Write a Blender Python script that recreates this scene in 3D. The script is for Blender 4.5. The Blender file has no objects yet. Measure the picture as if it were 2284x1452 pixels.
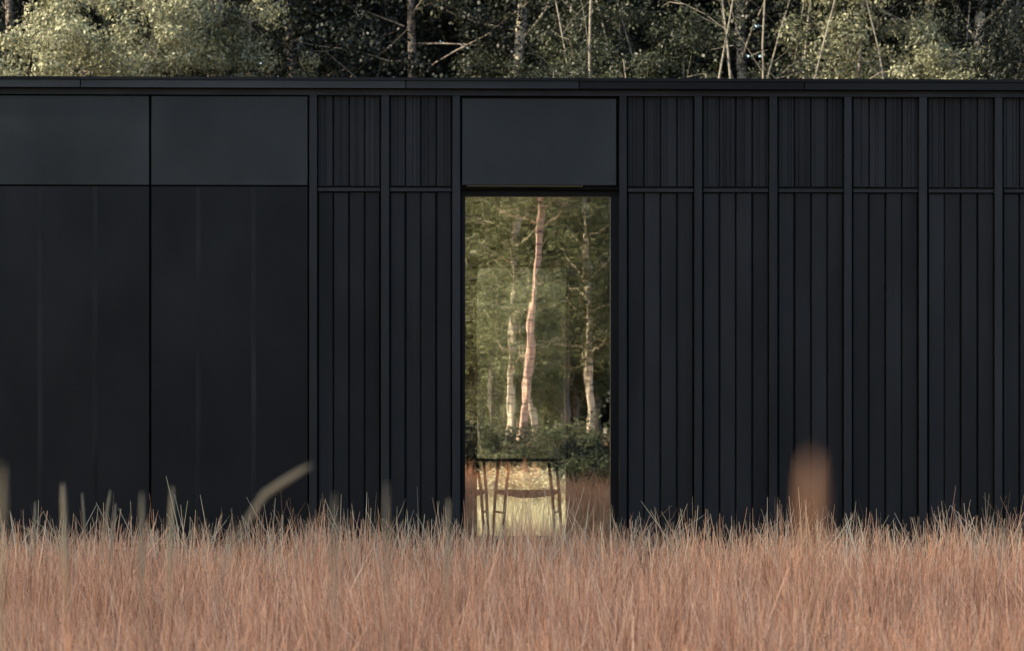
import bpy, math, random
import numpy as np
from mathutils import Vector

# ------------------------------------------------------------------ camera, sky, sun, exposure
sc = bpy.context.scene
C = sc.collection
CAM_H, CAM_D, FPX, YAW = 1.44, 20.0, 6400.0, math.radians(1.8)
cam_d = bpy.data.cameras.new('camera')
cam = bpy.data.objects.new('camera', cam_d); C.objects.link(cam)
cam.location = (0, -CAM_D, CAM_H)
cam.rotation_euler = (math.radians(90), 0, -YAW)
cam_d.sensor_width = 36.0
cam_d.lens = 36.0 * FPX / 2284.0
cam_d.shift_y = -(726 - 880) / 2284.0
cam_d.clip_end = 1000
cam_d.dof.use_dof = True
cam_d.dof.focus_distance = 20.3
cam_d.dof.aperture_fstop = 5.0
sc.camera = cam

SUN_EL, SUN_AZ = math.radians(29), math.radians(14)     # azimuth: from the left, turned a little to the camera's side
to_sun = Vector((-math.cos(SUN_AZ) * math.cos(SUN_EL), -math.sin(SUN_AZ) * math.cos(SUN_EL), math.sin(SUN_EL)))
w = bpy.data.worlds.new('World'); sc.world = w; w.use_nodes = True
nt = w.node_tree; bg = nt.nodes['Background']
sky = nt.nodes.new('ShaderNodeTexSky'); sky.sky_type = 'NISHITA'; sky.sun_disc = False
sky.sun_elevation = SUN_EL
sky.sun_rotation = math.atan2(to_sun.x, to_sun.y)
sky.dust_density = 2.0
nt.links.new(sky.outputs[0], bg.inputs[0]); bg.inputs[1].default_value = 0.15
sun_l = bpy.data.lights.new('sun', 'SUN'); sun_l.energy = 3.7; sun_l.angle = math.radians(0.6); sun_l.color = (1.0, 0.86, 0.66)
sun = bpy.data.objects.new('sun', sun_l); C.objects.link(sun); sun.rotation_euler = to_sun.to_track_quat('Z', 'Y').to_euler()
sc.view_settings.view_transform = 'Standard'; sc.view_settings.look = 'None'; sc.view_settings.gamma = 1.0
sc.view_settings.exposure = 1.97
sc.cycles.use_denoising = True
sc.cycles.denoiser = 'OPENIMAGEDENOISE'
sc.cycles.max_bounces = 10; sc.cycles.transparent_max_bounces = 16
sc.cycles.diffuse_bounces = 4; sc.cycles.glossy_bounces = 4; sc.cycles.sample_clamp_indirect = 4.0

rng = np.random.default_rng(7)
random.seed(7)

# ------------------------------------------------------------------ helpers
def at(px, py, Y=0.0):
    """point of the place at depth Y whose bearing was measured in the photograph"""
    u = (px - 1142) / FPX; v = (880 - py) / FPX
    dx = math.sin(YAW) + math.cos(YAW) * u; dy = math.cos(YAW) - math.sin(YAW) * u
    t = (Y + CAM_D) / dy
    return Vector((t * dx, Y, CAM_H + t * v))
def fx(px, Y=0.0): return at(px, 880, Y).x
def fz(py, Y=0.0): return at(1142, py, Y).z

def props(o, label=None, cat=None, group=None, kind=None):
    if label: o['label'] = label
    if cat: o['category'] = cat
    if group: o['group'] = group
    if kind: o['kind'] = kind
    return o
def empty(name, loc, label=None, cat=None, group=None):
    o = bpy.data.objects.new(name, None); C.objects.link(o); o.location = loc; o.empty_display_size = .2
    return props(o, label, cat, group)
def mesh_np(name, verts, faces, mat, uvw=None, smooth=False):
    """faces: (n,k) array; uvw: per-vertex colour (n,3)"""
    me = bpy.data.meshes.new(name)
    verts = np.ascontiguousarray(verts, dtype=np.float32); nf, k = faces.shape
    me.vertices.add(len(verts)); me.vertices.foreach_set('co', verts.ravel())
    me.loops.add(nf * k); me.loops.foreach_set('vertex_index', np.ascontiguousarray(faces, dtype=np.int32).ravel())
    me.polygons.add(nf); me.polygons.foreach_set('loop_start', np.arange(0, nf * k, k, dtype=np.int32))
    me.update(calc_edges=True)
    if uvw is not None:
        a = me.color_attributes.new('tint', 'FLOAT_COLOR', 'POINT')
        col = np.ones((len(verts), 4), np.float32); col[:, :3] = uvw; a.data.foreach_set('color', col.ravel())
    if smooth: me.polygons.foreach_set('use_smooth', np.ones(nf, dtype=bool))
    if mat: me.materials.append(mat)
    me.update()
    return me
def link(name, me, parent=None, loc=(0, 0, 0)):
    o = bpy.data.objects.new(name, me); C.objects.link(o); o.parent = parent; o.location = loc
    return o
class MB:
    def __init__(s): s.v = []; s.f = []
    def box(s, x0, x1, y0, y1, z0, z1, b=0.0):
        """box with bevelled vertical front edges when b > 0 (front = low y)"""
        n = len(s.v)
        if b <= 0:
            s.v += [(x0, y0, z0), (x1, y0, z0), (x1, y1, z0), (x0, y1, z0), (x0, y0, z1), (x1, y0, z1), (x1, y1, z1), (x0, y1, z1)]
            s.f += [[n, n+3, n+2, n+1], [n+4, n+5, n+6, n+7], [n, n+1, n+5, n+4], [n+1, n+2, n+6, n+5], [n+2, n+3, n+7, n+6], [n+3, n, n+4, n+7]]
        else:
            ring = [(x0+b, y0), (x1-b, y0), (x1, y0+b), (x1, y1), (x0, y1), (x0, y0+b)]
            for z, q in ((z0, 0), (z1, 0)):
                for (x, y) in ring: s.v.append((x, y, z))
            for i in range(6):
                j = (i+1) % 6; s.f.append([n+i, n+j, n+6+j, n+6+i])
            s.f.append([n+5, n+4, n+3, n+2, n+1, n]); s.f.append([n+6+i for i in range(6)])
        return s
    def tube(s, pts, radii, k=7, flat=1.0, cap=True):
        pts = [Vector(p) for p in pts]; n0 = len(s.v)
        up = None
        for i, p in enumerate(pts):
            d = (pts[min(i+1, len(pts)-1)] - pts[max(i-1, 0)]).normalized()
            if up is None:
                up = d.orthogonal().normalized() if abs(d.z) < .99 else Vector((1, 0, 0))
            a = (up - d * up.dot(d)).normalized(); b = d.cross(a); up = a
            for j in range(k):
                t = 2 * math.pi * j / k
                s.v.append(tuple(p + (a * math.cos(t) + b * math.sin(t) * flat) * radii[i]))
        for i in range(len(pts) - 1):
            for j in range(k):
                a0 = n0 + i*k + j; a1 = n0 + i*k + (j+1) % k
                s.f.append([a0, a1, a1 + k, a0 + k])
        if cap:
            s.f.append([n0 + j for j in range(k)][::-1]); e = n0 + (len(pts)-1)*k
            s.f.append([e + j for j in range(k)])
        return s
    def mesh(s, name, mat, smooth=False):
        me = bpy.data.meshes.new(name); me.from_pydata(s.v, [], s.f)
        me.materials.append(mat)
        if smooth: me.polygons.foreach_set('use_smooth', np.ones(len(me.polygons), dtype=bool))
        me.update(); return me
    def build(s, name, mat, parent=None, loc=(0, 0, 0), smooth=False):
        return link(name, s.mesh(name, mat, smooth), parent, loc)

# ------------------------------------------------------------------ materials
def newmat(name):
    m = bpy.data.materials.new(name); m.use_nodes = True
    n = m.node_tree; b = n.nodes['Principled BSDF']
    return m, n, b
def N(n, t, **kw):
    x = n.nodes.new(t)
    for k, v in kw.items(): setattr(x, k, v)
    return x
def noise_coords(n, scale, rnd=True):
    tc = N(n, 'ShaderNodeTexCoord'); mp = N(n, 'ShaderNodeMapping'); mp.inputs['Scale'].default_value = scale
    n.links.new(tc.outputs['Object'], mp.inputs['Vector'])
    if rnd:
        oi = N(n, 'ShaderNodeObjectInfo'); mu = N(n, 'ShaderNodeMath', operation='MULTIPLY'); mu.inputs[1].default_value = 57.0
        n.links.new(oi.outputs['Random'], mu.inputs[0]); cb = N(n, 'ShaderNodeCombineXYZ')
        for i in range(3): n.links.new(mu.outputs[0], cb.inputs[i])
        n.links.new(cb.outputs[0], mp.inputs['Location'])
    return mp.outputs[0]
def ramp(n, src, stops):
    r = N(n, 'ShaderNodeValToRGB'); e = r.color_ramp.elements
    while len(e) < len(stops): e.new(.5)
    for i, (p, c) in enumerate(stops): e[i].position = p; e[i].color = (*c, 1)
    n.links.new(src, r.inputs[0]); return r.outputs[0]

def wood_black(name, base, streak, rough=.62, grain=1.0):
    m, n, b = newmat(name)
    v = noise_coords(n, (70, 70, 1.1)); t = N(n, 'ShaderNodeTexNoise'); t.inputs['Scale'].default_value = 1.0; t.inputs['Detail'].default_value = 5; n.links.new(v, t.inputs['Vector'])
    c = ramp(n, t.outputs[0], [(.3, [x * .72 for x in base]), (.55, base), (.75, streak)])
    v2 = noise_coords(n, (2.2, 2.2, .7)); t2 = N(n, 'ShaderNodeTexNoise'); t2.inputs['Detail'].default_value = 4; t2.inputs['Scale'].default_value = 1.3; n.links.new(v2, t2.inputs['Vector'])
    oi = N(n, 'ShaderNodeObjectInfo')
    ad = N(n, 'ShaderNodeMath', operation='MULTIPLY_ADD'); n.links.new(oi.outputs['Random'], ad.inputs[0]); ad.inputs[1].default_value = .30; ad.inputs[2].default_value = .42
    ad2 = N(n, 'ShaderNodeMath', operation='MULTIPLY_ADD'); n.links.new(t2.outputs[0], ad2.inputs[0]); ad2.inputs[1].default_value = .8; n.links.new(ad.outputs[0], ad2.inputs[2])
    mx = N(n, 'ShaderNodeMix', data_type='RGBA', blend_type='MULTIPLY'); mx.inputs[0].default_value = 1
    n.links.new(c, mx.inputs[6]); n.links.new(ad2.outputs[0], mx.inputs[7]); n.links.new(mx.outputs[2], b.inputs['Base Color'])
    b.inputs['Roughness'].default_value = rough
    sp_ = N(n, 'ShaderNodeMath', operation='MULTIPLY'); sp_.inputs[1].default_value = .25; n.links.new(ad2.outputs[0], sp_.inputs[0]); n.links.new(sp_.outputs[0], b.inputs['Specular IOR Level'])
    bp = N(n, 'ShaderNodeBump'); bp.inputs['Strength'].default_value = .5 * grain; bp.inputs['Distance'].default_value = .002
    n.links.new(t.outputs[0], bp.inputs['Height']); n.links.new(bp.outputs[0], b.inputs['Normal'])
    return m
def coated(name, base, rough, spec=.4, cloud=.25, cs=(1.2, 1.2, .8)):
    m, n, b = newmat(name)
    v = noise_coords(n, cs); t = N(n, 'ShaderNodeTexNoise'); t.inputs['Scale'].default_value = 1.4; t.inputs['Detail'].default_value = 6; n.links.new(v, t.inputs['Vector'])
    c = ramp(n, t.outputs[0], [(.3, [x * (1 - cloud) for x in base]), (.7, [x * (1 + cloud) for x in base])])
    n.links.new(c, b.inputs['Base Color'])
    v2 = noise_coords(n, (9, 9, 2)); t2 = N(n, 'ShaderNodeTexNoise'); t2.inputs['Scale'].default_value = 1.0; t2.inputs['Detail'].default_value = 5; n.links.new(v2, t2.inputs['Vector'])
    r = N(n, 'ShaderNodeMapRange'); r.inputs[3].default_value = rough - .06; r.inputs[4].default_value = rough + .08
    n.links.new(t2.outputs[0], r.inputs[0]); n.links.new(r.outputs[0], b.inputs['Roughness'])
    sr = N(n, 'ShaderNodeMapRange'); sr.inputs[1].default_value = .3; sr.inputs[2].default_value = .7; sr.inputs[3].default_value = spec * (1 - cloud); sr.inputs[4].default_value = spec * (1 + cloud)
    n.links.new(t.outputs[0], sr.inputs[0]); n.links.new(sr.outputs[0], b.inputs['Specular IOR Level'])
    return m
M_board = wood_black('charred_board', (.0017, .0018, .0020), (.0046, .0046, .0050))
M_board_up = wood_black('sawn_black_board', (.0019, .0020, .0023), (.0060, .0062, .0068), grain=1.6)
M_post = wood_black('black_painted_post', (0.0026, 0.0032, 0.0041), (0.0050, 0.0058, 0.0071), rough=.5, grain=.5)
M_panel = coated('dark_slate_metal', (.0050, .0073, .0069), .47, .28, .18)
M_screen = coated('black_screen', (.0013, .0020, .0031), .38, .15, .18)
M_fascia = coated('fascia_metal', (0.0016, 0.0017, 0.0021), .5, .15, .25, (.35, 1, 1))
M_fascia_sheen = coated('sheen_fascia_metal', (0.0048, 0.0067, 0.0069), .45, .34, .30, (.6, 1, 3))  # sky and sun sheen on the left lengths, put into a lighter colour
M_fascia_mid = coated('half_sheen_fascia_metal', (0.0035, 0.0041, 0.0046), .48, .24, .30, (.6, 1, 3))  # painted in-between tone where that sheen fades to the right
M_rib = coated('screen_rib_metal', (0.0021, 0.0028, 0.0035), .42, .18, .35)
M_back = coated('black_membrane', (.004, .0045, .005), .8, .2)
M_frame = coated('window_frame_black', (.0022, .0024, .003), .5, .12)
M_trim, _n, _b = newmat('bare_aluminium_trim'); _b.inputs['Base Color'].default_value = (.42, .40, .33, 1); _b.inputs['Metallic'].default_value = 1; _b.inputs['Roughness'].default_value = .35
M_bronze, _n, _b = newmat('bronze_drip_edge'); _b.inputs['Base Color'].default_value = (.05, .036, .02, 1); _b.inputs['Metallic'].default_value = 1; _b.inputs['Roughness'].default_value = .4
M_room = coated('dark_interior_lining', (.03, .028, .024), .7, .3)
M_floor = wood_black('dark_interior_floor', (.035, .027, .02), (.05, .04, .03), rough=.45)
M_chair = wood_black('dark_stained_wood', (.012, .009, .007), (.02, .015, .012), rough=.4)
M_cord = wood_black('dark_paper_cord', (.007, .006, .005), (.012, .010, .008), rough=.8)

def glass(name, refl):
    m = bpy.data.materials.new(name); m.use_nodes = True; n = m.node_tree; n.nodes.clear()
    out = N(n, 'ShaderNodeOutputMaterial'); mix = N(n, 'ShaderNodeMixShader'); tr = N(n, 'ShaderNodeBsdfTransparent'); gl = N(n, 'ShaderNodeBsdfGlossy')
    tr.inputs[0].default_value = (.93, .95, .93, 1); gl.inputs['Roughness'].default_value = 0.0
    gl.inputs[0].default_value = (.98, .98, .95, 1)
    lw = N(n, 'ShaderNodeLayerWeight'); lw.inputs[0].default_value = .25
    mr = N(n, 'ShaderNodeMapRange'); mr.inputs[3].default_value = refl; mr.inputs[4].default_value = 1.0
    n.links.new(lw.outputs['Fresnel'], mr.inputs[0]); n.links.new(mr.outputs[0], mix.inputs[0])
    v = noise_coords(n, (5, 5, 1.6)); t = N(n, 'ShaderNodeTexNoise'); t.inputs['Scale'].default_value = 1.6; t.inputs['Detail'].default_value = 2; n.links.new(v, t.inputs['Vector'])
    bp = N(n, 'ShaderNodeBump'); bp.inputs['Strength'].default_value = 1.0; bp.inputs['Distance'].default_value = .00013
    n.links.new(t.outputs[0], bp.inputs['Height']); n.links.new(bp.outputs[0], gl.inputs['Normal'])
    n.links.new(tr.outputs[0], mix.inputs[1]); n.links.new(gl.outputs[0], mix.inputs[2]); n.links.new(mix.outputs[0], out.inputs[0])
    return m
M_glass = glass('coated_glass', .27)
M_glass_back = glass('clear_glass', .05)

def plant(name, lo, mid, hi, trans=.35, tip=None, objvar=.25):
    """leaf or straw: tint.r = random per leaf, tint.g = along the blade"""
    m = bpy.data.materials.new(name); m.use_nodes = True; n = m.node_tree; n.nodes.clear()
    out = N(n, 'ShaderNodeOutputMaterial'); at_ = N(n, 'ShaderNodeAttribute', attribute_name='tint')
    sp = N(n, 'ShaderNodeSeparateColor'); n.links.new(at_.outputs['Color'], sp.inputs[0])
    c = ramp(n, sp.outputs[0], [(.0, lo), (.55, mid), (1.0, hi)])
    if tip:
        mx = N(n, 'ShaderNodeMix', data_type='RGBA'); mr = N(n, 'ShaderNodeMapRange'); mr.inputs[1].default_value = .62; mr.inputs[2].default_value = 1.0
        mr.inputs[4].default_value = .9
        ml = N(n, 'ShaderNodeMath', operation='MULTIPLY'); n.links.new(sp.outputs[1], mr.inputs[0]); n.links.new(mr.outputs[0], ml.inputs[0]); n.links.new(sp.outputs[2], ml.inputs[1]); n.links.new(ml.outputs[0], mx.inputs[0]); n.links.new(c, mx.inputs[6]); mx.inputs[7].default_value = (*tip, 1); c = mx.outputs[2]
    oi = N(n, 'ShaderNodeObjectInfo'); vr = N(n, 'ShaderNodeMapRange'); vr.inputs[3].default_value = 1 - objvar; vr.inputs[4].default_value = 1 + objvar
    n.links.new(oi.outputs['Random'], vr.inputs[0])
    hs = N(n, 'ShaderNodeHueSaturation'); n.links.new(vr.outputs[0], hs.inputs['Value']); n.links.new(c, hs.inputs['Color']); c = hs.outputs[0]
    df = N(n, 'ShaderNodeBsdfDiffuse'); tl = N(n, 'ShaderNodeBsdfTranslucent'); gl = N(n, 'ShaderNodeBsdfGlossy'); gl.inputs['Roughness'].default_value = .45
    gl.inputs[0].default_value = (.9, .9, .9, 1)
    a = N(n, 'ShaderNodeMixShader'); a.inputs[0].default_value = trans; b2 = N(n, 'ShaderNodeMixShader'); b2.inputs[0].default_value = .015
    n.links.new(c, df.inputs[0]); n.links.new(c, tl.inputs[0]); n.links.new(df.outputs[0], a.inputs[1]); n.links.new(tl.outputs[0], a.inputs[2])
    n.links.new(a.outputs[0], b2.inputs[1]); n.links.new(gl.outputs[0], b2.inputs[2]); n.links.new(b2.outputs[0], out.inputs[0])
    return m
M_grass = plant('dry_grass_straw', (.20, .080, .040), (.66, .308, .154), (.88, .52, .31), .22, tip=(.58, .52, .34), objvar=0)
M_meadow = plant('bleached_meadow_straw', (.44, .38, .23), (.62, .55, .36), (.74, .67, .46), .25, objvar=0)
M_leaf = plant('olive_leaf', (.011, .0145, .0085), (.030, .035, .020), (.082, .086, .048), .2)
M_leaf_mir = plant('light_olive_leaf', (.05, .056, .026), (.16, .17, .080), (.40, .40, .20), .5)  # colour raised in place of light on the mirrored foliage
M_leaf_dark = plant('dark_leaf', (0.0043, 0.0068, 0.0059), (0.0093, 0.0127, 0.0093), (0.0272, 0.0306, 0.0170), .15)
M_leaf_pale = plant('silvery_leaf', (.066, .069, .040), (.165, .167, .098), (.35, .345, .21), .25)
M_stalk = plant('reddish_seed_head', (.11, .06, .035), (.14, .075, .045), (.18, .10, .06), .1, objvar=.1)
M_stalk_pale = plant('olive_stalk', (.42, .18, .085), (.48, .21, .10), (.5, .23, .11), .1, tip=(.115, .118, .080), objvar=.15)

def bark(name, base, dark, bands):
    m, n, b = newmat(name)
    v = noise_coords(n, (3, 3, 16) if bands else (14, 14, 2.2)); t = N(n, 'ShaderNodeTexNoise'); t.inputs['Scale'].default_value = 1.0; t.inputs['Detail'].default_value = 5; n.links.new(v, t.inputs['Vector'])
    c = ramp(n, t.outputs[0], [(.36, dark), (.46, base), (.8, [min(1, x * 1.2) for x in base])])
    n.links.new(c, b.inputs['Base Color']); b.inputs['Roughness'].default_value = .8
    bp = N(n, 'ShaderNodeBump'); bp.inputs['Strength'].default_value = .6; bp.inputs['Distance'].default_value = .01
    n.links.new(t.outputs[0], bp.inputs['Height']); n.links.new(bp.outputs[0], b.inputs['Normal'])
    return m
M_birch = bark('birch_bark', (.27, .24, .18), (.05, .045, .04), True)
M_birch_mir = bark('sunlit_birch_bark', (.62, .53, .38), (.13, .10, .08), True)  # sunlight on the mirrored trunks put into a lighter bark colour
M_bark = bark('grey_brown_bark', (.16, .13, .10), (.05, .04, .035), False)
M_pine = bark('pinkish_bark', (.58, .38, .28), (.16, .09, .07), True)

# ------------------------------------------------------------------ ground
m, n, b = newmat('straw_ground')
v = noise_coords(n, (1, 1, 1), False); t = N(n, 'ShaderNodeTexNoise'); t.inputs['Scale'].default_value = .6; t.inputs['Detail'].default_value = 9; n.links.new(v, t.inputs['Vector'])
n.links.new(ramp(n, t.outputs[0], [(.3, (.16, .11, .065)), (.5, (.30, .22, .13)), (.7, (.40, .31, .18))]), b.inputs['Base Color']); b.inputs['Roughness'].default_value = .95
bp = N(n, 'ShaderNodeBump'); bp.inputs['Distance'].default_value = .05; n.links.new(t.outputs[0], bp.inputs['Height']); n.links.new(bp.outputs[0], b.inputs['Normal'])
gx = np.linspace(-300, 300, 61); gv = np.array([(x, y, 0.0) for y in gx for x in gx])
ii = np.array([[j*61+i, j*61+i+1, (j+1)*61+i+1, (j+1)*61+i] for j in range(60) for i in range(60)])
ground = link('ground', mesh_np('ground', gv, ii, m)); ground['kind'] = 'structure'

# ------------------------------------------------------------------ house
Z_TOP = fz(176, -.1); Z_FAS = fz(198, -.1); Z_HEAD0 = fz(214, -.04); Z_HEAD1 = fz(201, -.04)
Z_UP1, Z_UP0 = fz(216), fz(416); Z_LO1 = fz(431)
XL, XR = fx(-716), fx(2740)
DEPTH = 5.5; FLOOR = .17
house = empty('timber_house', (fx(1200), 0, 0), 'long low black timber-clad house with flat roof behind the dry grass', 'house')
HX = house.location.x
def hb(mb, name, mat, parent=house, smooth=False):
    """build with world coordinates under the house empty"""
    me = mb.mesh(name, mat, smooth); o = link(name, me, parent)
    o.location = (-HX, 0, 0) if parent == house else (0, 0, 0)
    return o
# structural shell (front backing with openings left free, back wall, ends, roof slab)
GX0, GX1 = fx(1029, .12), fx(1379, .12)
hb(MB().box(XL, GX0 - .002, .045, .2, -.05, Z_TOP - .06), 'wall_core', M_back)
hb(MB().box(GX1 + .002, XR, .045, .2, -.05, Z_TOP - .06), 'wall_core', M_back)
hb(MB().box(GX0 - .002, GX1 + .002, .045, .2, fz(424, .1), Z_TOP - .06), 'wall_core', M_back)
BX0, BX1 = fx(1057, DEPTH), fx(1268, DEPTH); BZ0, BZ1 = fz(1197, DEPTH), fz(597, DEPTH)
bw = MB().box(XL, BX0, DEPTH, DEPTH + .2, -.05, Z_TOP - .06).box(BX1, XR, DEPTH, DEPTH + .2, -.05, Z_TOP - .06)
bw.box(BX0 - .001, BX1 + .001, DEPTH + .001, DEPTH + .199, -.05, BZ0).box(BX0 - .001, BX1 + .001, DEPTH + .001, DEPTH + .199, BZ1, Z_TOP - .06)
hb(bw, 'rear_wall', M_room)
hb(MB().box(XL, XL + .15, .2, DEPTH, -.05, Z_TOP - .06), 'end_wall', M_board)
hb(MB().box(XR - .15, XR, .2, DEPTH, -.05, Z_TOP - .06), 'end_wall', M_board)
hb(MB().box(-1.6, -1.5, .2, DEPTH, FLOOR, 3.0), 'partition_wall', M_room)
hb(MB().box(3.6, 3.7, .2, DEPTH, FLOOR, 3.0), 'partition_wall', M_room)
hb(MB().box(-1.5, 3.6, .2, DEPTH, FLOOR - .2, FLOOR), 'interior_floor', M_floor)
hb(MB().box(-1.6, 3.7, .2, DEPTH, 2.95, 3.1), 'ceiling', M_room)
roof = hb(MB().box(XL - .05, XR + .05, -.06, DEPTH + .3, Z_TOP - .06, Z_TOP - .02), 'roof', M_back)
# fascia boards in lengths, with a folded metal capping on top and fixings
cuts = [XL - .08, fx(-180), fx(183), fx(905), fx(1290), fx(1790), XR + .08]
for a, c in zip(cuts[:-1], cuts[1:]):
    o = MB().box(a + .0015, c - .0015, -.10, -.062, Z_FAS, Z_TOP - .018, .004).mesh('fascia_board', M_fascia_sheen if c < fx(1000) else M_fascia_mid if c < fx(1400) else M_fascia); o = link('fascia_board', o, roof); o.location = (0, 0, 0)
    o = link('capping', MB().box(a + .001, c - .001, -.112, -.02, Z_TOP - .016, Z_TOP + .004).mesh('capping', M_fascia), roof)
hb(MB().box(XL, XR, -.04, .04, Z_HEAD0, Z_HEAD1, .003), 'header_beam', M_post)
hb(MB().box(XL, XR, -.015, .044, Z_HEAD1 + .001, Z_TOP - .061), 'shadow_gap_board', M_back)
# posts (battens) between the bays
posts = [(690, 707), (850, 868), (1009, 1027), (1381, 1398), (1549, 1566), (1716, 1734), (1883, 1900), (2050, 2068), (2219, 2236), (2387, 2404), (2555, 2572), (2723, 2740)]
for a, c in posts:
    x0, x1 = fx(a, -.035), fx(c, -.035)
    if a == 1009: x1 = fx(1026, -.035)
    hb(MB().box(x0, x1, -.035, .044, -.02, Z_HEAD0 - .001, .003), 'post', M_post)
# bays of vertical boards, upper and lower row, with a slim transom
bays = [(708.5, 848.5), (869.5, 1007.5)] + [(p[1] + 1.5, q[0] - 1.5) for p, q in zip(posts[3:-1], posts[4:])]
for a, c in bays:
    x0, x1 = fx(a), fx(c)
    bay = hb(MB().box(x0 - .001, x1 + .001, .031, .044, -.02, Z_UP1 + .03), 'wall_bay', M_back)
    wd = (x1 - x0) / 4
    for i in range(4):
        for (z0, z1, mt) in ((Z_UP0 + random.uniform(-.002, .002), Z_UP1 + .02, M_board_up), (-.02, Z_LO1 + random.uniform(-.003, .003), M_board)):
            dy = random.uniform(-.003, .003); dx = random.uniform(-.002, .002); g = .0085
            xa, xb = x0 + i*wd + g/2 + dx, x0 + (i+1)*wd - g/2 + dx
            if mt is M_board:
                mb = MB().box(xa, xb, .004 + dy, .0305, z0, z1, .005)
            else:                                          # rough sawn: shallow grooves of uneven pitch
                mb = MB().box(xa, xb, .0095 + dy, .0305, z0, z1); cu = sorted(random.uniform(.12, .88) for _ in range(3)); cu = [0] + cu + [1]
                for q0, q1 in zip(cu[:-1], cu[1:]):
                    if (q1 - q0) * (xb - xa) > .012: mb.box(xa + (xb - xa)*q0 + .0022, xa + (xb - xa)*q1 - .0022, .004 + dy + random.uniform(0, .002), .0094 + dy, z0 + .002, z1 - .002, .0015)
            link('board', mb.mesh('board', mt), bay)
    tb = MB().box(x0 + .002, x1 - .002, -.016, .0308, fz(428), fz(420.5), .002).mesh('transom', M_post); link('transom', tb, bay)
# slate panels (upper) and dark screens (lower) at the left, one more bay beyond the frame
for a, c in ((-714, -367), (-363, -18), (-14, 332.5), (338, 686.5)):
    x0, x1 = fx(a), fx(c)
    hb(MB().box(x0, x1, -.012, .03, fz(414.5), fz(218), .002), 'upper_panel', M_panel)
    s = hb(MB().box(x0, x1, -.008, .03, -.02, fz(418.5), .002), 'screen_panel', M_screen)
    wpx = c - a
    for q in (.3, .655):
        xm = x0 + (x1 - x0) * q
        link('rib', MB().box(xm - .016, xm + .016, -.0115, -.0081, 0, fz(419.5), .002).mesh('rib', M_rib), s)
# door-height window, panel above, recess
hb(MB().box(fx(1030.5), fx(1374.5), -.010, .03, fz(413), fz(221), .002), 'upper_panel', M_panel)
hb(MB().box(fx(1041), fx(1300), -.013, .02, fz(417.2), fz(414.2)), 'drip_edge', M_bronze)
win = hb(MB().box(fx(1029, .1), fx(1379, .1), .112, .18, fz(439.5, .1), fz(425, .1)), 'window', M_frame)
def wsub(name, x0, x1, y0, y1, z0, z1, mt, bev=.003):
    return link(name, MB().box(x0, x1, y0, y1, z0, z1, bev).mesh(name, mt), win)
zb = FLOOR - .02
wsub('jamb', fx(1029, .1), fx(1037.5, .1), .056, .149, zb, fz(440, .1), M_frame)
wsub('jamb', fx(1361, .1), fx(1379, .1), .056, .149, zb, fz(440, .1), M_frame)
wsub('trim_strip', fx(1379.6, .03), fx(1381.6, .03), -.02, .05, zb, fz(442), M_trim, 0)
wsub('glazing_bead', fx(1037.6, .1), fx(1361, .1), .0985, .1115, fz(440.0, .1), fz(438.6, .1), M_bronze, 0)
wsub('sill', fx(1025), fx(1381), -.05, .16, zb - .06, zb, M_frame)
wsub('pane', fx(1037.6, .1), fx(1360.9, .1), .100, .108, zb, fz(440.3, .1), M_glass, 0)
rw = hb(MB().box(BX0 - .001, BX0 + .03, DEPTH + .05, DEPTH + .12, BZ0, BZ1), 'rear_window', M_frame)
link('jamb', MB().box(BX1 - .02, BX1 + .001, DEPTH + .05, DEPTH + .12, BZ0, BZ1).mesh('jamb', M_frame), rw)
link('pane', MB().box(BX0 + .03, BX1 - .02, DEPTH + .08, DEPTH + .086, BZ0, BZ1).mesh('pane', M_glass_back), rw)
for o in (roof, win, rw): pass

# fallen leaves on the roof edge
r = np.random.default_rng(9); nl = 260
lc = np.stack([r.uniform(XL, XR, nl), r.uniform(-.108, .9, nl), np.where(r.random(nl) < .5, Z_TOP + .008, Z_TOP + .006)], 1); lc[nl//3:, 1] = r.uniform(-.108, -.03, nl - nl//3)
ang = r.uniform(0, 6.28, nl); a_ = np.stack([np.cos(ang), np.sin(ang), r.uniform(-.15, .5, nl)], 1) * r.uniform(.008, .02, (nl, 1)); b_ = np.stack([-np.sin(ang), np.cos(ang), r.uniform(0, .4, nl)], 1) * r.uniform(.005, .011, (nl, 1))
lv = np.stack([lc - a_, lc + b_, lc + a_, lc - b_], 1).reshape(-1, 3); lv[:, 2] = np.maximum(lv[:, 2], Z_TOP + .0045)
tn = np.zeros((nl * 4, 3)); tn[:, 0] = np.repeat(r.random(nl), 4)
litter = link('fallen_leaves', mesh_np('fallen_leaves', lv, np.arange(nl * 4).reshape(-1, 4), M_leaf_pale, tn)); props(litter, 'small dry leaves fallen along the roof edge', 'leaves', kind='stuff')

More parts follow.
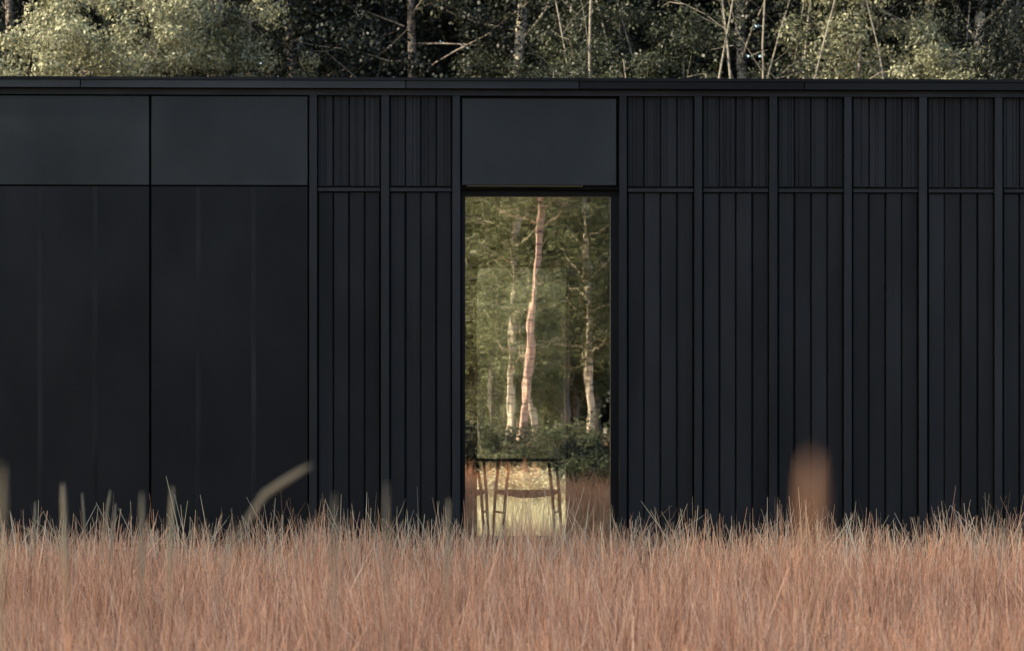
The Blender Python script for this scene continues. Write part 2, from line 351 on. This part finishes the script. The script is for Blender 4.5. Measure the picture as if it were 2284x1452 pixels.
# ------------------------------------------------------------------ chairs
def make_chair(name, loc, rz, label):
    t = empty(name, loc, label, 'chair', 'dark chairs inside the window'); t.rotation_euler.z = rz
    for s in (-1, 1):
        MB().tube([(s*.225, -.20, 0), (s*.195, -.185, .45), (s*.165, -.17, .70)], [.010, .015, .011], 8).build('rear_leg', M_chair, t, smooth=True)
        MB().tube([(s*.295, .22, 0), (s*.27, .20, .45), (s*.245, .14, .70)], [.010, .015, .011], 8).build('front_leg', M_chair, t, smooth=True)
    rail = [(.30 * math.cos(a), .16 - .42 * math.sin(a) * .95, .712 + .012 * math.sin(a)) for a in np.linspace(-.15, math.pi + .15, 19)]
    MB().tube(rail, [.009] + [.014]*17 + [.009], 8).build('top_rail', M_chair, t, smooth=True)
    # woven seat: grid sagging in the middle, rails at the rim
    nx, ny = 11, 9; sv = []; sf = []
    for k, dz in ((0, .012), (1, -.022)):
        for j in range(ny):
            for i in range(nx):
                u, q = i/(nx-1)*2-1, j/(ny-1)*2-1
                hw = .195 + .07 * (j/(ny-1))
                sv.append((u*hw, q*.20, .45 + dz - .018*(1-u*u)*(1-q*q) - (.010*(1-u*u) if k else 0)))
    for k in (0, 1):
        for j in range(ny-1):
            for i in range(nx-1):
                a = k*nx*ny + j*nx + i; f = [a, a+1, a+nx+1, a+nx]; sf.append(f if k == 0 else f[::-1])
    rim = [i for i in range(nx)] + [j*nx+nx-1 for j in range(1, ny)] + [(ny-1)*nx+i for i in range(nx-2, -1, -1)] + [j*nx for j in range(ny-2, 0, -1)]
    for a, c in zip(rim, rim[1:] + rim[:1]): sf.append([c, a, a+nx*ny, c+nx*ny])
    mb = MB(); mb.v = sv; mb.f = sf; mb.build('seat', M_cord, t)
    for s in (-1, 1): MB().tube([(s*.205, -.19, .28), (s*.28, .21, .28)], [.010, .010], 6).build('stretcher', M_chair, t)
    return t
CY = 4.2
make_chair('armchair', (fx(1178, CY), CY, FLOOR), 0.0, 'dark round-backed armchair centred behind the tall window')
make_chair('armchair', (fx(1018, CY), CY + .05, FLOOR), 0.06, 'dark armchair at the left edge of the tall window, half hidden')

# ------------------------------------------------------------------ trees
def leaves(centres, spread, per, L, W, r, droop=0.0):
    n_ = len(centres) * per
    c = np.repeat(centres, per, axis=0)
    d = r.normal(size=(n_, 3)); d /= np.linalg.norm(d, axis=1)[:, None]
    rad = np.repeat(spread, per)[:, None] * (r.random((n_, 1)) ** .33)
    c = c + d * rad * np.array([1, 1, .8]); c[:, 2] -= droop * r.random(n_) ** 2
    nrm = r.normal(size=(n_, 3)) * .55 + d * 1.0 + np.array([-.05, -.05, .25]); nrm /= np.linalg.norm(nrm, axis=1)[:, None]
    a = r.normal(size=(n_, 3)) + np.array([0, 0, -.8 if droop else -.3]); a -= nrm * (a * nrm).sum(1)[:, None]; a /= np.linalg.norm(a, axis=1)[:, None]
    b = np.cross(nrm, a); s = r.uniform(.6, 1.25, (n_, 1))
    v = np.stack([c - a*L/2*s, c + b*W/2*s, c + a*L/2*s, c - b*W/2*s], 1).reshape(-1, 3)
    f = np.arange(n_*4).reshape(-1, 4)
    tint = np.repeat(np.clip(r.beta(2, 2.6, n_), 0, 1), 4)
    return v, f, np.stack([tint, tint*0, tint*0], 1)
def branch(r, p, d, length, nseg, wob, grav):
    pts = [np.array(p, float)]; d = np.array(d, float)
    for i in range(nseg):
        d = d + r.normal(size=3) * wob + np.array([0, 0, grav]); d /= np.linalg.norm(d)
        pts.append(pts[-1] + d * length / nseg)
    return pts
def proto(kind, seed):
    r = np.random.default_rng(seed); tr = MB(); cen = []; spr = []
    P = dict(birch=dict(H=14, r0=.11, c0=.42, cr=2.2, nb=44, up=.8, g=.02, per=70, cl=.38, L=.060, W=.042, droop=.28),
             alder=dict(H=13, r0=.12, c0=.10, cr=2.6, nb=62, up=.35, g=.03, per=130, cl=.46, L=.064, W=.048, droop=0),
             willow=dict(H=9.6, r0=.10, c0=.08, cr=2.4, nb=64, up=.9, g=-.01, per=150, cl=.36, L=.085, W=.034, droop=.12),
             leafybirch=dict(H=14, r0=.085, c0=.16, cr=1.7, nb=54, up=.5, g=.0, per=60, cl=.34, L=.07, W=.05, droop=.3),
             lowshrub=dict(H=.8, r0=.010, c0=.05, cr=.40, nb=22, up=.8, g=.0, per=26, cl=.16, L=.055, W=.036, droop=0),
             bush=dict(H=7.7, r0=.08, c0=.10, cr=1.25, nb=60, up=.9, g=.0, per=190, cl=.31, L=.064, W=.030, droop=.06),
             sapling=dict(H=10.5, r0=.032, c0=.25, cr=1.5, nb=30, up=1.3, g=.05, per=34, cl=.34, L=.055, W=.04, droop=.1))[kind]
    H = P['H']
    lean = r.normal(size=2) * (.008 if kind != 'leafybirch' else 0)
    stems = [([0, 0, -.1], [lean[0], lean[1], 1], H)]
    if kind in ('willow', 'sapling', 'bush'):
        for q in range(3): stems.append(([r.normal()*.12, r.normal()*.12, -.1], [r.normal()*(.16 if kind != 'sapling' else .06), r.normal()*(.16 if kind != 'sapling' else .06), 1], H * r.uniform(.8, .98)))
    for (p0, d0, hh) in stems:
        ns = 16; st = branch(r, p0, d0, hh, ns, (.012 if 'birch' in kind else .028) if kind != 'sapling' else .05, .02)
        rr = [P['r0'] * (hh/H) * (1 - .93 * (i/ns) ** 1.1) * (1.25 if i == 0 else 1) for i in range(ns+1)]
        tr.tube(st, rr, 8)
        nb = P['nb'] // len(stems) if len(stems) > 1 else P['nb']
        for k in range(nb):
            u = P['c0'] + (1 - P['c0']) * (k + r.random()) / nb
            fi = u * ns; i = min(int(fi), ns-1); p = st[i] + (st[i+1] - st[i]) * (fi - i)
            az = k * 2.399 + r.normal()*.4
            prof = max(.18, math.sin(math.pi * min(1, (u - P['c0']) / (1 - P['c0']) * .82 + .16)) ** .7)
            ln = P['cr'] * prof * r.uniform(.65, 1.15)
            bpts = branch(r, p, [math.cos(az), math.sin(az), P['up'] * r.uniform(.5, 1.2)], ln, 5, .14, P['g'])
            rb = max(.006, rr[i] * (.20 if kind == 'alder' else .34))
            tr.tube(bpts, [rb * (1 - .8*j/5) for j in range(6)], 5, cap=False)
            for j in range(1, 6):
                if r.random() < .85:
                    for _ in range(2 if kind != 'sapling' else 1):
                        az2 = r.uniform(0, 6.28); tw = branch(r, bpts[j], [math.cos(az2), math.sin(az2), .3], r.uniform(.25, .6), 2, .3, -.08 if P['droop'] else .02)
                        if r.random() < .5: tr.tube(tw, [.006, .004, .002], 3, cap=False)
                        cen.append(tw[-1]); spr.append(P['cl'] * r.uniform(.5, 1.2))
    v, f, tn = leaves(np.array(cen), np.array(spr), P['per'], P['L'], P['W'], r, P['droop'])
    return tr, (v, f, tn)
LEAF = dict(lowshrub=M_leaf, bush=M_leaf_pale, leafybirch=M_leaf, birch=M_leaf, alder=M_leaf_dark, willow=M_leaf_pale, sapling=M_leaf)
M_sap = bark('grey_sapling_bark', (.15, .135, .10), (.05, .045, .04), True)
BARK = dict(lowshrub=M_bark, bush=M_bark, leafybirch=M_birch, birch=M_birch, alder=M_bark, willow=M_bark, sapling=M_sap)
PRO = {}
def get(kind, i, leafmat=None, barkmat=None):
    key = (kind, i)
    if key not in PRO:
        tr, (v, f, tn) = proto(kind, 100 + i * 7 + hash_kind[kind]); PRO[key] = (tr, v, f, tn, {}, {})
    tr, v, f, tn, cm, tm = PRO[key]
    lm = leafmat or LEAF[kind]; bm = barkmat or BARK[kind]
    if lm.name not in cm: cm[lm.name] = mesh_np('crown', v, f, lm, tn)
    if bm.name not in tm: tm[bm.name] = tr.mesh('trunk', bm, True)
    return tm[bm.name], cm[lm.name]
hash_kind = dict(lowshrub=7, bush=6, leafybirch=5, birch=1, alder=2, willow=3, sapling=4)
def tree(name, kind, i, loc, rz, s, label, group=None, leafmat=None, barkmat=None, tilt=(0, 0), cat='tree', crown=True):
    tm, cm = get(kind, i, leafmat, barkmat)
    t = empty(name, loc, label, cat, group); t.rotation_euler = (tilt[0], tilt[1], rz); t.scale = s if isinstance(s, tuple) else (s, s, s)
    link('trunk', tm, t)
    if crown: link('crown', cm, t)
    return t
G1 = 'trees along the wood edge behind the roof'
def bgt(name, kind, i, px, Y, rz, s, label, **k):
    p = at(px, 880, Y); return tree(name, kind, i, (p.x, Y, 0), rz, s, label, G1, **k)
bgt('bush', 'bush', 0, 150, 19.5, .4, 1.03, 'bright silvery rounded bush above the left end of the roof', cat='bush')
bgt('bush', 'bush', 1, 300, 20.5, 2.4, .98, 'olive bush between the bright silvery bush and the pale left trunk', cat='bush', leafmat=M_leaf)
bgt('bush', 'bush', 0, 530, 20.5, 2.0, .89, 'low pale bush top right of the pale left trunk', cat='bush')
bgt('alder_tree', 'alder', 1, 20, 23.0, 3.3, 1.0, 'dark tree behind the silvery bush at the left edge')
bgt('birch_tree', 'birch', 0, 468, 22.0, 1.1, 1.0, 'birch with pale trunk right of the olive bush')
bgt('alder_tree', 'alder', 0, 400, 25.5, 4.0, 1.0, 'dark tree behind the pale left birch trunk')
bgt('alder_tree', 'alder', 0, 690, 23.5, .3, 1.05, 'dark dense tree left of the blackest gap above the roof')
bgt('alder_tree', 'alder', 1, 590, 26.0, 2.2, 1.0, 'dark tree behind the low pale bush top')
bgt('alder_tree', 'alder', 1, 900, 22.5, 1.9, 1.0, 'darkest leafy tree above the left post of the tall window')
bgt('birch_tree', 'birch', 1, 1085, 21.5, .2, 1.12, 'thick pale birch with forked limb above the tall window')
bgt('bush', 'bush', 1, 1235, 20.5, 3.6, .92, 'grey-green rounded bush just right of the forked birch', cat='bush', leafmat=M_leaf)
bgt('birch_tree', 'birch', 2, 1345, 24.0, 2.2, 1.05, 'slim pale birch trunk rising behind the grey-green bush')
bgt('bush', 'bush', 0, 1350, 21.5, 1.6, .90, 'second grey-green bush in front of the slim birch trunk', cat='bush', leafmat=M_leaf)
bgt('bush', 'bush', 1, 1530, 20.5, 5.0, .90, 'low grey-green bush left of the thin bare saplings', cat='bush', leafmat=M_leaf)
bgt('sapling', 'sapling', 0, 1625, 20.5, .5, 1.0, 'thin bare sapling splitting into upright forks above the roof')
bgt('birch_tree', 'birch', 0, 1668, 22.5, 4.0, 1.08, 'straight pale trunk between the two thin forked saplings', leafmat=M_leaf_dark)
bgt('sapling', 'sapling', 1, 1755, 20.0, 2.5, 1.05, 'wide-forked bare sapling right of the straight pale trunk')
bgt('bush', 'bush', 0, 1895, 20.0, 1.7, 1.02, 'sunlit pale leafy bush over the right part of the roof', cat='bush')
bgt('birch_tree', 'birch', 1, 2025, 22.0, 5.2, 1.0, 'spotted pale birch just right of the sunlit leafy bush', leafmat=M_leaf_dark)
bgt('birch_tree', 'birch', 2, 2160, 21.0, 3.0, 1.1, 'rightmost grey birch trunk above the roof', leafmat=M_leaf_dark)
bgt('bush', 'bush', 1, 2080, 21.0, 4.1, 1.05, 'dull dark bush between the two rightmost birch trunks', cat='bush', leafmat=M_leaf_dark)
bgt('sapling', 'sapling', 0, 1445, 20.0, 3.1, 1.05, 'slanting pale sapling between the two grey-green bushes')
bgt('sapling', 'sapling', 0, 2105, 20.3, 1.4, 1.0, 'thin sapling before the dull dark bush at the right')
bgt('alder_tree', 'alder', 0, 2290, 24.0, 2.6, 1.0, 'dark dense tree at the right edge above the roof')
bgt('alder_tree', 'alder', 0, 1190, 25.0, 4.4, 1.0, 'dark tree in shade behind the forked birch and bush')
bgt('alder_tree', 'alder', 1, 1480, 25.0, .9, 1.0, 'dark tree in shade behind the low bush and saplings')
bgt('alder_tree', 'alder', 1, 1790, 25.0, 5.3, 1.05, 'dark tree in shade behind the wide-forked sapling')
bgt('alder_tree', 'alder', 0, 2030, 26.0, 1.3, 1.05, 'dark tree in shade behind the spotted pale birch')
for q, (px, Y, sc_, lb) in enumerate(((1105, 16.5, .42, 'pale sunlit bush seen through the house at the left of the rear window'), (1185, 17.5, .52, 'tall pale sunlit bush seen through the middle of the rear window'), (1262, 17.0, .36, 'smaller pale bush seen through the right of the rear window'))):
    p = at(px, 880, Y); tree('bush', 'bush', q % 2, (p.x, Y, 0), q * 1.7, sc_, lb, 'bushes on the meadow behind the house', leafmat=M_leaf_pale, cat='bush')
# wood behind: reads as one dark mass
r = np.random.default_rng(55)
nc = 6000
cc = np.stack([r.uniform(-26, 34, nc), r.uniform(30, 38, nc), r.uniform(.3, 15, nc)], 1)
v, f, tn = leaves(cc, r.uniform(.6, 1.2, nc), 60, .34, .26, r)
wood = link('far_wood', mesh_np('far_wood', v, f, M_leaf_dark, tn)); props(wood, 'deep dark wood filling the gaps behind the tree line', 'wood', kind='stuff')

# trees across the field, seen mirrored in the tall window
def mirror_x(px, d): return fx(px) * (1 + d / CAM_D) if d else fx(px)
G2 = 'trees across the field mirrored in the window'
def rft(name, kind, i, px, d, rz, s, label, **k):
    x = fx(px); dirx = x / CAM_D
    return tree(name, kind, i, (x + dirx * d, -d, 0), rz, s, label, G2, **k)
rft('birch_tree', 'birch', 1, 1158, 34, .8, .78, 'tall pinkish trunk mirrored in the middle of the window', barkmat=M_pine, tilt=(0, .04), leafmat=M_leaf_mir)
rft('birch_tree', 'leafybirch', 0, 1200, 40, 2.8, .95, 'pale leaning trunk mirrored right of the pinkish trunk', tilt=(0, .09), leafmat=M_leaf_mir, barkmat=M_birch_mir)
rft('birch_tree', 'leafybirch', 2, 1140, 39, 1.5, .9, 'cream trunk mirrored low in the window beside the pinkish trunk', tilt=(0, .10), leafmat=M_leaf_mir, barkmat=M_birch_mir)
rft('birch_tree', 'leafybirch', 2, 1316, 40, 4.8, .9, 'broken pale trunk mirrored by the right edge of the window', tilt=(0, .077), leafmat=M_leaf_mir, barkmat=M_birch_mir)
rft('birch_tree', 'leafybirch', 1, 1098, 45, 1.9, .9, 'leafy young birch mirrored left of the trunks', tilt=(0, .03), leafmat=M_leaf_mir, barkmat=M_bark)
rft('birch_tree', 'leafybirch', 0, 1264, 45, 3.9, .9, 'leafy young birch mirrored between the trunks and the right frame', tilt=(0, -.03), leafmat=M_leaf_mir, barkmat=M_bark)
rft('willow_tree', 'willow', 1, 1065, 46, .8, 1.0, 'pale bush mirrored at the left edge of the window', leafmat=M_leaf_mir)
rft('willow_tree', 'willow', 0, 1275, 47, 2.8, 1.0, 'olive bush mirrored at the right of the window', leafmat=M_leaf_mir)
rft('willow_tree', 'willow', 0, 1150, 49, 4.8, 1.1, 'olive bush mirrored behind the pinkish trunk', leafmat=M_leaf_mir)
for q, (px, d, k, i) in enumerate(((1010, 51, 'alder', 1), (1130, 53, 'alder', 0), (1250, 52, 'alder', 1), (1390, 50, 'alder', 1), (1330, 55, 'alder', 0), (1080, 56, 'alder', 1), (1200, 57, 'alder', 0))):
    rft('alder_tree', k, i, px, d, q * 1.3, 1.15, 'leafy tree in the far background of the window reflection', leafmat=M_leaf_mir)
for q, (px, d, sc_, lb) in enumerate(((1040, 23.0, 1.05, 'low shrub mirrored at the lower left of the window'), (1085, 23.5, .75, 'low shrub mirrored above the left chair'), (1130, 22.8, .95, 'low shrub mirrored left of the chair back'), (1190, 23.0, .6, 'low shrub mirrored over the chair back'), (1240, 22.6, .75, 'low shrub mirrored right of the chair'), (1282, 23.2, 1.05, 'low dark shrub mirrored at the lower right of the window'), (1328, 16.2, .85, 'shrub mirrored beside the right frame, nearest the grass'), (1374, 16.4, .95, 'taller shrub mirrored against the right frame of the window'), (1302, 15.2, .8, 'low shrub mirrored just right of the rear window edge'), (1345, 13.6, .8, 'low shrub mirrored over the grass at the lower right of the glass'), (1380, 13.8, .8, 'low shrub mirrored at the bottom right corner of the glass'))):
    rft('shrub', 'lowshrub', q % 2, px, d, q * 1.1, sc_, lb, cat='shrub', leafmat=M_leaf_mir if q % 2 else M_leaf)
for q, (px, Y, lb) in enumerate(((1120, 15.5, 'pale sunlit shrub seen through the house left of the chair'), (1175, 16.5, 'pale sunlit shrub seen through the house behind the chair back'), (1235, 15.0, 'pale sunlit shrub seen through the house right of the chair'))):
    p = at(px, 880, Y); tree('shrub', 'lowshrub', q % 2, (p.x, Y, 0), q * 2.0, (.9, .9, .5), lb, 'shrubs on the meadow behind the house', leafmat=M_meadow, cat='shrub')
r = np.random.default_rng(56); nc = 1500
cc = np.stack([r.uniform(-4, 16, nc), r.uniform(-66, -59, nc), r.uniform(.2, 13, nc)], 1)
v, f, tn = leaves(cc, r.uniform(.6, 1.2, nc), 60, .30, .22, r)
wood2 = link('far_wood', mesh_np('far_wood', v, f, M_leaf, tn)); props(wood2, 'shaded wood closing the view in the window reflection', 'wood', kind='stuff')
# trees that stand left of the field and shade it
for q, (x, y, k, i, s) in enumerate(((-12.5, -2.5, 'alder', 0, 1.15), (-14, -6, 'alder', 1, 1.2), (-12.5, -9.5, 'birch', 1, 1.15), (-14.5, -13, 'alder', 0, 1.2), (-12.5, -16.5, 'alder', 1, 1.15), (-15, -19.5, 'alder', 0, 1.2), (-17.5, -4.5, 'alder', 1, 1.3), (-18, -11, 'alder', 0, 1.3), (-18, -16, 'alder', 1, 1.3), (-21.5, -7.5, 'alder', 0, 1.3), (-21.5, -13.5, 'alder', 1, 1.3), (-15.5, -5.0, 'alder', 0, 1.15), (-16, -8.8, 'alder', 1, 1.15))):
    tree('birch_tree' if k == 'birch' else 'alder_tree', k, i, (x, y, 0), q * 1.9, s, 'tall leafy tree left of the field, outside the picture', 'trees left of the field')

# ------------------------------------------------------------------ grass
def blades(x, y, h, wd, lean, r, tipbias=0.0, segs=3, pale=.15, az=None):
    n_ = len(x); az = r.uniform(0, 2*np.pi, n_) if az is None else az; face = r.uniform(0, np.pi, n_)
    ld = np.stack([np.cos(az), np.sin(az)], 1) * (h * lean)[:, None]
    wv = np.stack([np.cos(face), np.sin(face), np.zeros(n_)], 1) * (wd / 2)[:, None]
    V = []; T = []
    kink = r.normal(size=(n_, 2)) * (h * .03)[:, None]
    for k in range(segs + 1):
        t = k / segs
        c = np.zeros((n_, 3)); c[:, :2] = np.stack([x, y], 1) + ld * t ** 1.7 + kink * math.sin(t * 3.1); c[:, 2] = h * t * np.sqrt(np.clip(1 - (lean * t) ** 2 * .5, .2, 1)) - .02
        wk = wv * (1 - .75 * t ** 1.5)
        V.append(c - wk); V.append(c + wk); T += [t, t]
    V = np.stack(V, 1); m_ = 2 * (segs + 1)
    rnd = np.clip(r.beta(1.15, 1.2, n_), 0, 1)
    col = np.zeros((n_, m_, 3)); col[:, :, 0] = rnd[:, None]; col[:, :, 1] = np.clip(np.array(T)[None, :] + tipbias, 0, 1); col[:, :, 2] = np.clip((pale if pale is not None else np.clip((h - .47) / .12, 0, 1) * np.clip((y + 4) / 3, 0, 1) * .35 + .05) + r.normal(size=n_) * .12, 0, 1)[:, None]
    base = np.arange(n_)[:, None, None] * m_
    q = np.array([[2*k, 2*k+1, 2*k+3, 2*k+2] for k in range(segs)])[None]
    return V.reshape(-1, 3), (base + q).reshape(-1, 4), col.reshape(-1, 3)
def join(parts):
    V = []; F = []; T = []; o = 0
    for v, f, t in parts: V.append(v); F.append(f + o); T.append(t); o += len(v)
    return np.concatenate(V), np.concatenate(F), np.concatenate(T)
r = np.random.default_rng(21)
def field(n_, y0, y1, pad=1.4):
    """points spread over the wedge of field in front of the house"""
    y = r.uniform(y0, y1, int(n_ * 1.6)); hw = .19 * (y + CAM_D) + pad; x = r.uniform(-1, 1, len(y)) * 5.6 + .6
    k = np.abs(x - .03 * (y + CAM_D)) < hw; x, y = x[k][:n_], y[k][:n_]
    return x, y
def hfield(x, y): return 1 + .10 * np.sin(x * 1.3 + 1.0) * np.cos(y * .9) + .10 * np.sin(x * 3.7 + y * 2.1) + .08 * np.sin(x * 7.9 - y * 3.3) + .05 * np.sin(x * 17.3 + y * 9.1)
parts = []
cx, cy = field(4300, -11.5, -.2)             # tussocks: blades of one tussock lean together
per = 25; x = np.repeat(cx, per); y = np.repeat(cy, per); sg = np.repeat(r.uniform(.03, .075, len(cx)), per)
x = x + r.normal(size=len(x)) * sg; y = np.minimum(y + r.normal(size=len(x)) * sg, -.13)
caz = np.repeat(r.uniform(0, 2*np.pi, len(cx)), per) + r.normal(size=len(x)) * .9; cl_ = np.repeat(np.abs(r.normal(0, .20, len(cx))), per)
ch = np.repeat(r.normal(1, .15, len(cx)).clip(.65, 1.4), per)
parts.append(blades(x, y, r.normal(.44, .06, len(x)).clip(.22, .60) * hfield(x, y) * ch, r.uniform(.0042, .0085, len(x)), np.abs(cl_ + r.normal(0, .14, len(x))), r, az=caz, pale=None))
x, y = field(1900, -3.5, -.16)     # taller thin straws with pale tips, bent every way
parts.append(blades(x, y, r.normal(.60, .085, len(x)).clip(.42, .9) * hfield(x, y), r.uniform(.0065, .0110, len(x)), np.abs(r.normal(0, .36, len(x))), r, .25, pale=1.0))
x, y = field(9000, -11.5, -1.5)     # broad bent leaves
parts.append(blades(x, y, r.normal(.46, .07, len(x)).clip(.25, .62) * hfield(x, y), r.uniform(.007, .012, len(x)), np.abs(r.normal(.28, .22, len(x))), r, pale=.3))
x, y = field(1500, -11, -3.5)
parts.append(blades(x, y, r.normal(.52, .06, len(x)).clip(.42, .7) * hfield(x, y), r.uniform(.004, .007, len(x)), np.abs(r.normal(0, .4, len(x))), r, .1, pale=.45))
x, y = field(16000, -18, -11.5, 1.0)
parts.append(blades(x, y, r.normal(.42, .06, len(x)).clip(.2, .55), r.uniform(.004, .007, len(x)), np.abs(r.normal(0, .25, len(x))), r))
nn = 70000
x = r.uniform(-9, 13, nn); y = -20 - 24 * r.random(nn)
k = np.hypot(x, y + 20) > 1.2; x, y = x[k], y[k]
parts.append(blades(x, y, r.normal(.42, .06, len(x)).clip(.2, .55), r.uniform(.008, .016, len(x)), np.abs(r.normal(0, .25, len(x))), r, segs=2))  # across the field
v, f, tn = join([p for p in parts])
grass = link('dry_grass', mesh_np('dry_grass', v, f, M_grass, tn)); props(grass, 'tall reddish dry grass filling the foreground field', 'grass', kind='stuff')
nn = 45000
x = r.uniform(-5, 8, nn); y = r.uniform(6.2, 21, nn)
v, f, tn = blades(x, y, r.normal(.22, .05, nn).clip(.1, .4), r.uniform(.006, .012, nn), np.abs(r.normal(0, .3, nn)), r, segs=2)
meadow = link('bleached_meadow', mesh_np('bleached_meadow', v, f, M_meadow, tn)); props(meadow, 'sunlit cream meadow seen through the house beyond the chairs', 'grass', kind='stuff')

# ------------------------------------------------------------------ tall stalks close to the camera
def tinted(me, r0, g):
    a = me.color_attributes.new('tint', 'FLOAT_COLOR', 'POINT'); c = np.ones((len(me.vertices), 4), np.float32); c[:, 0] = r0; c[:, 1] = g; c[:, 2] = 1
    a.data.foreach_set('color', c.ravel()); return me
def stalk(px, py, d, dia, label, lean=(0, 0), head=0, pts=None, stem=1.0):
    """slim stem that widens to a leafy blade towards the tip, or ends in a seed head"""
    Y = d - CAM_D
    tip = at(px, py, Y)
    if pts is None:
        base = Vector((tip.x - lean[0], Y - lean[1], 0)); P = [base.lerp(tip, q) + Vector((-lean[0] * .5 * q * (1 - q), 0, 0)) for q in (0, .3, .6, .8, .9, .97, 1)]
    else:
        P = [at(a, c, Y + e) for a, c, e in pts]; base = Vector((P[0].x, P[0].y, 0)); P = [base] + P
    n_ = len(P)
    w_ = [.07, .07, .12, .45, .9, .8, .3] if pts is None else [.2] + [.25, .5, .95, 1, .8, .35][-(n_-1):]
    rad = [dia * .5 * q * (1 if not head else stem) for q in w_]
    t = empty('grass_stalk', base, label, 'stalk', 'tall stalks near the camera')
    me = MB().tube([p - base for p in P], rad, 7, .7).mesh('stem', M_stalk_pale, True)
    z = np.array([v.co.z for v in me.vertices]); tinted(me, .42, np.clip((z - .5 * z.max()) / (.35 * z.max()), 0, 1))
    link('stem', me, t)
    if head:
        tp = tip - base; dn = (P[-2] - P[-1]).normalized(); ks = 11
        me = MB().tube([tp + dn * (head * q / (ks-1)) for q in range(ks)], [dia * (.08 + .46 * math.sin(math.pi * q / (ks-1)) ** .6) for q in range(ks)], 9).mesh('seed_head', M_stalk, True)
        link('seed_head', tinted(me, .3, 0), t)
stalk(1812, 1014, 1.34, .0066, 'wide blurred reddish seed head close to the camera, right of the window', (.004, .0), .052, stem=.12)
stalk(140, 1078, 5.6, .011, 'blurred pale stalk standing tallest near the left edge', (-.03, 0))
stalk(0, 1040, 2.4, .007, 'wide blurred olive stalk cut by the left edge', (.02, 0))
stalk(183, 1098, 9.5, .009, 'slim stalk just right of the tallest left stalk', (-.05, 0))
stalk(246, 1092, 8.5, .009, 'slim stalk leaning right beside the left stalks', (.12, 0))
stalk(258, 1122, 9.0, .009, 'short leaning stalk below the slim right-leaning stalk', (.08, 0))
stalk(78, 1118, 9.5, .009, 'short stalk between the left edge and the tallest left stalk', (.01, 0))
stalk(316, 1098, 5.2, .009, 'blurred stalk by the seam between the two dark screens', (.0, 0))
stalk(384, 1086, 5.4, .010, 'blurred stalk right of the seam between the screens', (.03, 0))
stalk(862, 1076, 4.2, .006, 'faint blurred stalk before the boards left of the window', (.0, 0))
stalk(745, 1100, 4.4, .006, 'faintest short blurred stalk before the left board bay', (.0, 0))
stalk(1000, 1112, 5.5, .009, 'blurred stalk just left of the window frame', (.02, 0))
stalk(695, 1038, 4.1, .0085, 'blurred bent blade arching to the right below the dark screens', pts=[(485, 1300, -.05), (535, 1185, 0), (590, 1102, 0), (635, 1072, 0), (675, 1048, 0), (695, 1036, 0)])
